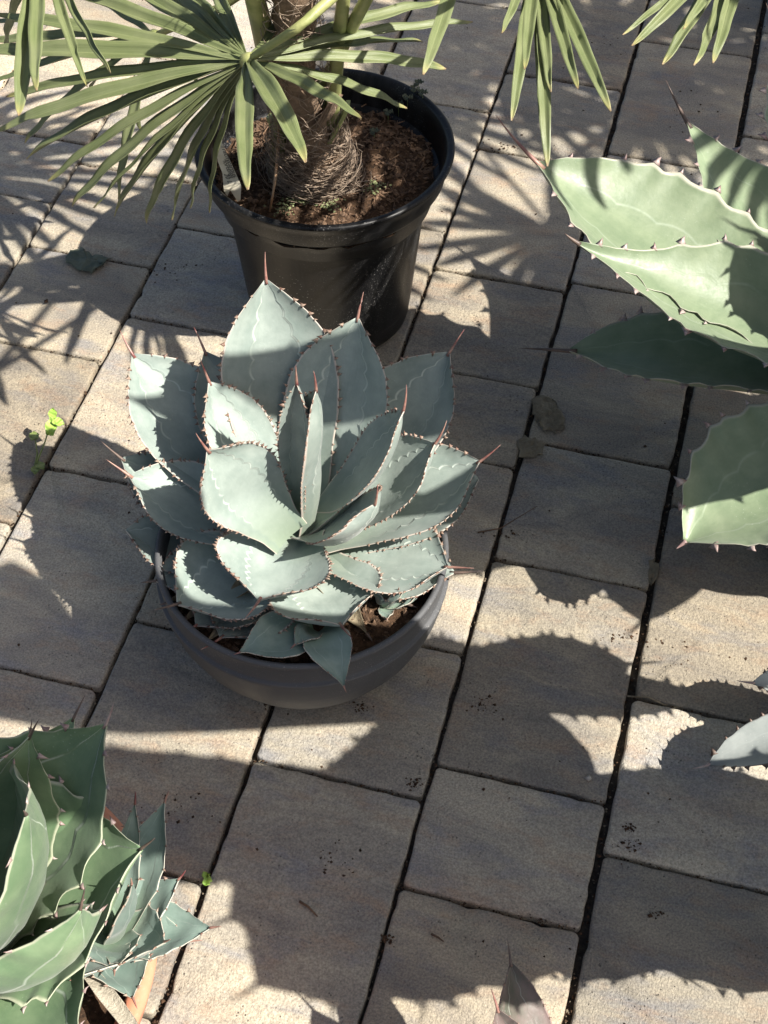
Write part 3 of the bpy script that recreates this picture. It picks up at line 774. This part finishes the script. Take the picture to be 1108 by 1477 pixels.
for i in range(90):       # fibrous side tuft right of the trunk foot
    a = srg.uniform(0, 6.28); p = Vector((PX + .045, PY - .028, .245)); pts_ = []
    d = Vector((srg.uniform(-1, 1), srg.uniform(-1, 1), srg.uniform(-.1, 1))).normalized()
    for k in range(6):
        pts_.append(p + d * .034 * (k / 5 + .1) + Vector((0, 0, -.01 * k / 5))); d = (d + Vector((srg.uniform(-.5, .5), srg.uniform(-.5, .5), srg.uniform(-.5, .3)))).normalized()
    G.tube(pts_, .0007, 3, caps=False)
G.build('fibre_tuft', M['hair'], palm, kind='stuff')
# petioles rising from the foot
for (u0, v0, z0, u1, v1, z1, r_) in [(472, 235, .26, 500, -40, .66, .0075), (398, 130, .40, 352, -60, .70, .010), (400, 250, .25, 410, 130, .42, .008), (455, 160, .36, 545, -30, .66, .007)]:
    G = Geo(); a_ = at(u0, v0, z0); b_ = at(u1, v1, z1)
    G.tube([a_.lerp(b_, k / 8) + Vector((0, 0, .01 * math.sin(k / 8 * 3.14))) for k in range(9)], [r_ * (1.5 - .6 * k / 8) for k in range(9)], 10); G.build('petiole', M['petiole'], palm)

hub = at(357, 87, .56)
def tips(hub, lst, L0=.28):
    return [(at_len(u, v, hub, L, low), w, d) for (u, v, L, w, d, low) in lst]
A = tips(hub, [(-45, 78, .34, 1.35, .03, 1), (-8, 192, .32, 1.1, .05, 1), (38, 228, .31, 1.1, .05, 1), (104, 297, .30, 1.05, .05, 1), (164, 311, .29, 1.0, .05, 1), (211, 322, .28, .9, .06, 1),
               (249, 317, .27, .95, .06, 1), (303, 306, .25, .5, .05, 1), (357, 273, .23, 1.15, .08, 0), (441, 234, .22, 1.35, .10, 0), (521, 172, .20, .9, .06, 0), (586, 157, .22, .8, .05, 1),
               (644, 99, .25, .95, .05, 1), (682, 31, .28, .8, .03, 1), (640, 3, .27, 1.0, .04, 1), (470, -30, .20, .8, 0, 1), (300, -40, .2, .9, .02, 1), (255, -30, .21, .9, .02, 1), (205, -40, .25, 1.0, .02, 1),
               (150, -40, .27, 1.1, .02, 1), (60, -20, .30, 1.1, .03, 1), (-10, 22, .32, 1.0, .03, 1), (10, 140, .31, .8, .04, 1), (70, 262, .30, .8, .05, 1), (136, 300, .28, .6, .04, 1), (275, 300, .24, .6, .05, 1), (610, 60, .24, .7, .04, 1)])
fan(palm, hub, [at(520, -40, .66), at(430, 40, .63)], A, seed=1, nrm=(.0, -.35, 1))
hub2 = at(62, -75, .62)
fan(palm, hub2, [at(330, -160, .72), at(190, -120, .68)], tips(hub2, [(27, 167, .24, 1.3, .03, 0), (52, 130, .23, 1.0, .03, 0), (126, 126, .22, .7, .03, 0), (160, 105, .22, .55, .03, 0), (10, 72, .3, .8, .05, 1)]), seed=2, nrm=(.2, -.8, .6))
hub3 = at(222, 52, .42)
fan(palm, hub3, [at(420, -60, .60), at(320, 10, .52)], tips(hub3, [(-15, 122, .26, 1.0, .03, 1), (36, 206, .26, 1.0, .05, 1), (171, 288, .22, .9, .06, 1), (205, 190, .2, .9, .06, 1), (-20, 60, .26, .9, .02, 1), (-15, 30, .27, .9, .02, 1), (110, -20, .2, 1, .02, 1), (290, 130, .2, .8, .02, 1), (130, 130, .22, .8, .05, 1)]), seed=3, nrm=(.1, -.3, 1))
hub4 = at(668, -60, .66)
fan(palm, hub4, [at(500, -100, .70), at(590, -95, .70)], tips(hub4, [(611, 107, .19, .9, .05, 0), (700, 40, .2, .8, .05, 0)] [:1]), seed=4, nrm=(.1, -.8, .6))

# second palm behind, only its hanging leaf tips reach the picture
P2 = at(1240, 20, 0)
p2pot = thing('plant_pot', 'dark plastic pot standing behind the big agave by the far paving', 'pot')
g = Geo()
g.lathe([(0, .003), (.10, .003), (.105, .01), (.118, .12), (.128, .2), (.133, .205), (.137, .23), (.134, .235), (.127, .23), (.12, .2), (0, .19)], 64, (P2.x, P2.y, 0))
g.build('pot_wall', M['black'], p2pot); soil_disc('soil', (P2.x, P2.y, .195), .12, p2pot, .008, 25, chunks=80)
palm2 = thing('fan_palm', 'taller fan palm whose hanging leaf tips reach over the far paving', 'palm')
G = Geo(); pts = [Vector((P2.x + .1 * (i / 15) ** 2, P2.y - .3 * (i / 15) ** 2, .2 + .07 * i)) for i in range(16)]; G.tube(pts, [.055 - .002 * i for i in range(16)], 16); G.build('trunk', M['trunk'], palm2)
top = pts[-1]
hub5 = at(775, -70, .66)
fan(palm2, hub5, [top, at(860, -230, .95)], tips(hub5, [(738, 174, .22, .8, .05, 0), (790, 240, .25, .9, .05, 0), (794, 132, .20, .75, .05, 0), (834, 128, .21, .8, .05, 0), (881, 160, .24, .9, .06, 0), (723, 48, .16, .6, .05, 0), (757, 100, .2, .8, .05, 0)]), seed=5, nrm=(.1, -.8, .6))
hub6 = at(1075, -95, .66)
fan(palm2, hub6, [top, at(1120, -200, .85)], tips(hub6, [(898, 50, .22, .6, .04, 0), (911, 66, .22, .8, .05, 0), (956, 94, .22, .9, .05, 0), (1001, 94, .21, .9, .05, 0), (1028, 91, .2, .9, .05, 0), (985, 42, .19, .7, .05, 0), (1090, 60, .2, .8, .05, 0)] [:6]), seed=6, nrm=(.1, -.8, .6))

def crown_fan(root, top, hub, L=.28, n=26, seed=0, tilt=.0, spread=310, W=.024):
    """whole fan leaf of a palm crown: hub at the end of a petiole, leaflets round it"""
    rg = random.Random(seed); hub = Vector(hub); d = (hub - top).normalized()
    out = Vector((d.x, d.y, 0)).normalized(); nrm = (Vector((0, 0, 1)) + out * tilt).normalized()
    ex = (out - nrm * out.dot(nrm)).normalized(); ey = nrm.cross(ex); ts = []
    for i in range(n):
        a = R((i / (n - 1) - .5) * spread); l = L * (1 - .25 * abs(a) / 3.14) * rg.uniform(.9, 1.08)
        ts.append((hub + ex * math.cos(a) * l + ey * math.sin(a) * l - Vector((0, 0, l * rg.uniform(.10, .35))), rg.uniform(.8, 1.1), .05))
    mid = top.lerp(hub, .5) + Vector((0, 0, .04))
    return fan(root, hub, [top, mid], ts, nrm=nrm, seed=seed, W=W)
tp1 = tt.copy()
for i, (az, rr, dz) in enumerate([(100, .22, .20), (150, .24, .22), (60, .20, .26)]):
    crown_fan(palm, tp1, tp1 + Vector((math.cos(R(az)) * rr, math.sin(R(az)) * rr, dz)), seed=100 + i, tilt=.5)
top = Vector((P2.x + .1, P2.y - .3, 1.25))
for i, (u, v, h) in enumerate([(800, 335, 1.15), (1000, 70, 1.3), (860, 40, 1.35), (720, 90, 1.3), (1080, 150, 1.25), (390, 290, 1.15), (620, 20, 1.4), (930, 160, 1.3), (540, 130, 1.3)]):  # unseen crown fans added where their dappled shade should fall
    crown_fan(palm2, top, sh(u, v, h), seed=120 + i, tilt=.35, L=.27)

# ------------------------------------------------------------------ small things
# plant tag
tagt = thing('plant_tag', 'white plastic plant tag with handwriting stuck in the palm pot', 'plant tag')
a0 = at(318, 204, .335); a1 = at(312, 228, .31); b0 = at(338, 291, .262); b1 = at(352, 262, .30)
G = Geo()
out = [(318, 201), (313, 218), (314, 232), (321, 250), (323, 276), (328, 283), (332, 274), (336, 280), (343, 291), (347, 288), (348, 268)]
zt = lambda v: .345 - (v - 200) * .00095
top_ = [at(u, v, zt(v)) for u, v in out]
nn = (top_[4] - top_[0]).cross(top_[-1] - top_[0]).normalized()
if nn.dot(CAM - top_[0]) < 0: nn = -nn
n = len(top_)
G.add(top_ + [p - nn * .0012 for p in top_], [tuple(range(n)), tuple(range(2 * n - 1, n - 1, -1))] + [(i, i + n, (i + 1) % n + n, (i + 1) % n) for i in range(n)])
blade = G.build('blade', M['tagm'], tagt, smooth=False)
def writing(s, p0, p1, size, nrm, parent):
    cu = bpy.data.curves.new('writing', 'FONT'); cu.body = s; cu.size = size; cu.shear = .35; cu.extrude = 0.00005
    o = bpy.data.objects.new('tmp', cu); col.objects.link(o)
    dg = bpy.context.evaluated_depsgraph_get(); me = bpy.data.meshes.new_from_object(o.evaluated_get(dg))
    bpy.data.objects.remove(o); me.name = 'writing'
    x = (p1 - p0).normalized(); y = nrm.cross(x).normalized()
    for v in me.vertices: c = v.co.copy(); v.co = p0 + x * c.x + y * c.y + nrm * (.0005 + c.z)
    me.materials.clear(); me.materials.append(M['ink']); ob = bpy.data.objects.new('writing', me); col.objects.link(ob); ob.parent = parent
pl = lambda u, v: at(u, v, zt(v))
def on(p): return p - nn * (p - top_[0]).dot(nn)
writing('Trachycarpus', on(pl(318, 209)), on(pl(343, 271)), .0085, nn, blade)
writing('fortunei', on(pl(321, 231)), on(pl(338, 268)), .0080, nn, blade)
writing('20 L', on(pl(323, 250)), on(pl(332, 270)), .0080, nn, blade)
# orange stick
G = Geo(); a_ = at(389, 305, .252); b_ = at(402, 180, .36)
G.tube([a_.lerp(b_, k / 6) + rgt * .003 * math.sin(k / 6 * 3.1) for k in range(7)], [.0012, .0016, .002, .0022, .0022, .002, .0015], 6)
tag(G.build('dry_stem', M['stick'], None), 'thin orange dry stem standing in the soil of the palm pot', 'stem')

def flat_leaf(name, outline, mat, label, cat, lift=.012, seed=0, wr=.006):
    """crumpled fallen leaf from a pixel outline on the ground"""
    rg = random.Random(seed); o2 = []
    for i, (u, v) in enumerate(outline):
        u2, v2 = outline[(i + 1) % len(outline)]
        for k in range(3): o2.append((u + (u2 - u) * k / 3 + rg.gauss(0, 1.5), v + (v2 - v) * k / 3 + rg.gauss(0, 1.3)))
    pts = [at(u, v, 0) for u, v in o2]; c = sum(pts, Vector()) / len(pts); vs = []; fs = []; rn = 7; m = len(pts)
    def z(p): return .003 + lift * (.5 + .5 * mnoise.noise(Vector((p.x * 60 + seed, p.y * 60, 1)))) + wr * mnoise.noise(Vector((p.x * 170, p.y * 170, seed)))
    for lay in (0, 1):
        for i in range(rn + 1):
            for p in pts:
                q = c.lerp(p, i / rn); vs.append((q.x, q.y, max(.0016, z(q)) - .0009 * lay))
    off = (rn + 1) * m
    for i in range(rn):
        for k in range(m):
            a, b = i * m + k, i * m + (k + 1) % m
            fs.append((a, b, b + m, a + m)); fs.append((off + a, off + a + m, off + b + m, off + b))
    for k in range(m):
        a, b = rn * m + k, rn * m + (k + 1) % m; fs.append((a, b, off + b, off + a))
    return tag(mesh_obj(name, vs, fs, mat), label, cat)
flat_leaf('fallen_leaf', [(96, 372), (104, 366), (116, 362), (124, 366), (136, 370), (150, 373), (162, 378), (152, 384), (146, 390), (134, 397), (120, 396), (108, 390), (98, 383)], M['deadgreen'], 'withered dark green leaf lying on the shaded paving', 'leaf', .006, 2, .004)
flat_leaf('fallen_leaf', [(768, 582), (780, 574), (795, 576), (805, 590), (812, 603), (812, 620), (800, 626), (784, 624), (776, 612), (768, 600)], M['dry'], 'dry curled tan leaf across the joint between the bowl and the big agave', 'leaf', .005, 5, .004)
flat_leaf('fallen_leaf', [(745, 640), (758, 630), (772, 636), (786, 644), (780, 658), (764, 664), (750, 660)], M['dry'], 'small torn piece of dry leaf lying in the paving joint', 'leaf', .004, 6, .003)
flat_leaf('fallen_leaf', [(936, 812), (944, 810), (949, 826), (945, 846), (937, 852), (934, 832)], M['dry'], 'narrow olive leaf standing in the wide dark joint', 'leaf', .012, 9)
flat_leaf('fallen_leaf', [(296, 1262), (304, 1264), (305, 1274), (298, 1282), (292, 1276)], M['weed'], 'tiny yellow-green leaf bit in the joint beside the terracotta pot', 'leaf', .008, 11)
# twigs, pebble, clod
def twig(pix, r_, label, mat='bark'):
    G = Geo(); G.tube([at(u, v, .003 + (r_ * .8)) for u, v in pix], [r_, r_ * .8, r_ * .5, r_ * .4][:len(pix)], 6); tag(G.build('twig', M[mat]), label, 'twig')
twig([(432, 1300), (445, 1308), (458, 1322)], .0016, 'short brown twig on the tan paver')
twig([(622, 1347), (632, 1352), (640, 1358)], .0014, 'tiny dark twig on the grey paver above the reddish agave', 'bark')
twig([(689, 768), (722, 762), (750, 745), (775, 730)], .0011, 'thin dry root trailing over the joint right of the bowl')
twig([(905, 1004), (935, 1006), (962, 1018)], .0012, 'dry rootlet lying along the sunlit joint', 'dry')
G = Geo(); G.chunk(at(850, 1122, .003), .0045, random.Random(3), .5); tag(G.build('pebble', M['stone']), 'pale pebble on the shaded paver', 'pebble')
G = Geo(); G.chunk(at(67, 435, .004), .006, random.Random(4), .7); tag(G.build('soil_clod', M['soil'], smooth=False), 'round dark clod of soil on the grey paver', 'clod')
# weed in the joint, left
weed = thing('weed_seedling', 'bright lime-green seedling growing from the paving joint', 'weed')
wb = at(48, 684, -.005)
for (pix, z1) in [([(56, 660), (64, 640), (70, 622)], .05), ([(54, 655), (52, 640), (50, 632)], .035)]:
    G = Geo(); G.tube([wb] + [at(u, v, z1 * (i + 1) / 3) for i, (u, v) in enumerate(pix)], [.0014, .0012, .001, .0008], 6); G.build('stem', M['weeds'], weed)
for (u, v, z, u2, v2, z2, w, mm) in [(72, 628, .048, 76, 600, .062, .016, 'weed'), (76, 606, .06, 93, 612, .055, .014, 'weed'), (76, 604, .06, 76, 588, .066, .012, 'weed'), (72, 622, .05, 66, 622, .05, .012, 'weed'), (50, 634, .034, 48, 622, .034, .014, 'weeds'), (54, 668, .012, 64, 676, .012, .012, 'weeds'), (52, 672, .012, 50, 684, .01, .012, 'weeds')]:
    leaf(weed, at(u, v, z), at(u2, v2, z2), w, 0, mat='agave', prof=PROF_PUP, teeth=0, spine=0, thick=.0006, chan=.1, seed=int(u)).data.materials[0] = M[mm]
# clover and moss in the palm pot
clover = thing('clover_seedling', 'small dark clover seedlings at the back rim of the palm pot', 'weed')
crg2 = random.Random(31)
for (u, v, z) in [(598, 128, .292), (610, 134, .295), (588, 140, .285), (575, 150, .27), (560, 162, .262), (604, 120, .295), (540, 190, .258)]:
    p = at(u, v, z); G = Geo(); G.tube([p - Vector((0, 0, .02)), p], [.0005, .0004], 4); G.build('stem', M['weeds'], clover)
    for k in range(3):
        a = k * 2.1 + crg2.uniform(0, 1); q = p + Vector((math.cos(a), math.sin(a), .15)) * .007
        leaf(clover, p, q, .007, 0, mat='agave', prof=[(0, .3), (.5, .9), (.85, 1), (1, .6)], teeth=0, spine=0, thick=.0004, chan=.1, seed=k).data.materials[0] = M['deadgreen']
G = Geo()
for _ in range(260):
    u, v = crg2.choice([(425, 288), (478, 296), (540, 270), (410, 300), (440, 280)]); p = at(u + crg2.gauss(0, 9), v + crg2.gauss(0, 5), .252 + crg2.uniform(0, .006))
    G.chunk(p, crg2.uniform(.0012, .0026), crg2, .5)
tag(G.build('moss', M['moss'], smooth=False, kind='stuff'), 'pale green moss specks on the soil of the palm pot', 'moss')
# crumbs of soil scattered over the paving and along its joints
G = Geo(); crg = random.Random(77)
def blocked(x, y): return math.hypot(x - BX, y - BY) < .11 or math.hypot(x - PX, y - PY) < .12
spots = [(345, 985, 60, 30), (400, 1010, 40, 16), (520, 1022, 18, 8), (730, 770, 40, 12), (700, 205, 80, 14), (730, 215, 30, 8), (1000, 160, 40, 25), (860, 60, 50, 20), (250, 390, 60, 20), (900, 1220, 30, 10), (908, 1195, 10, 6), (945, 1318, 14, 6), (700, 1015, 20, 14), (480, 1235, 40, 30), (270, 1160, 60, 30), (600, 1130, 14, 10), (560, 1355, 14, 10), (890, 920, 40, 8), (1000, 950, 90, 30)]
for (u, v, su, sv) in spots:
    for _ in range(26):
        p = at(u + crg.gauss(0, su * .5), v + crg.gauss(0, sv * .5), 0)
        G.chunk((p.x, p.y, .0012), crg.choice([.0008, .0011, .0015, .0022]) * crg.uniform(.7, 1.2), crg, .6)
for _ in range(900):
    x, y = crg.uniform(-.9, 1.2), crg.uniform(.3, 2.6)
    if blocked(x, y): continue
    G.chunk((x, y, .0010), crg.choice([.0006, .0008, .001, .0013, .002]) * crg.uniform(.7, 1.2), crg, .6)
for c in range(-4, 7):            # crumbs in the long joints
    for _ in range(330):
        y = crg.uniform(.2, 2.7); G.chunk((c * .2 + crg.gauss(0, .0028), y, -.011 + crg.uniform(0, .009)), crg.uniform(.0010, .0026), crg, .8)
    for yy in cross.get(c, []):
        for _ in range(40): G.chunk((c * .2 + crg.uniform(0, .2), yy + crg.gauss(0, .0016), -.005 + crg.uniform(0, .004)), crg.uniform(.0009, .0020), crg, .8)
S2 = Geo()
for c in range(-4, 7):
    for _ in range(260):
        y = crg.uniform(.2, 2.7); S2.chunk((c * .2 + crg.gauss(0, .0024), y, -.009 + crg.uniform(0, .007)), crg.uniform(.0007, .0018), crg, .8)
    for yy in cross.get(c, []):
        for _ in range(45): S2.chunk((c * .2 + crg.uniform(0, .2), yy + crg.gauss(0, .0014), -.004 + crg.uniform(0, .004)), crg.uniform(.0006, .0014), crg, .8)
tag(S2.build('joint_grit', M['grit'], smooth=False, kind='stuff'), 'tan sand grit lying in the paving joints', 'grit')
o = G.build('soil_crumbs', M['soil'], smooth=False, kind='stuff'); tag(o, 'dark soil crumbs scattered over the paving and in its joints', 'soil')
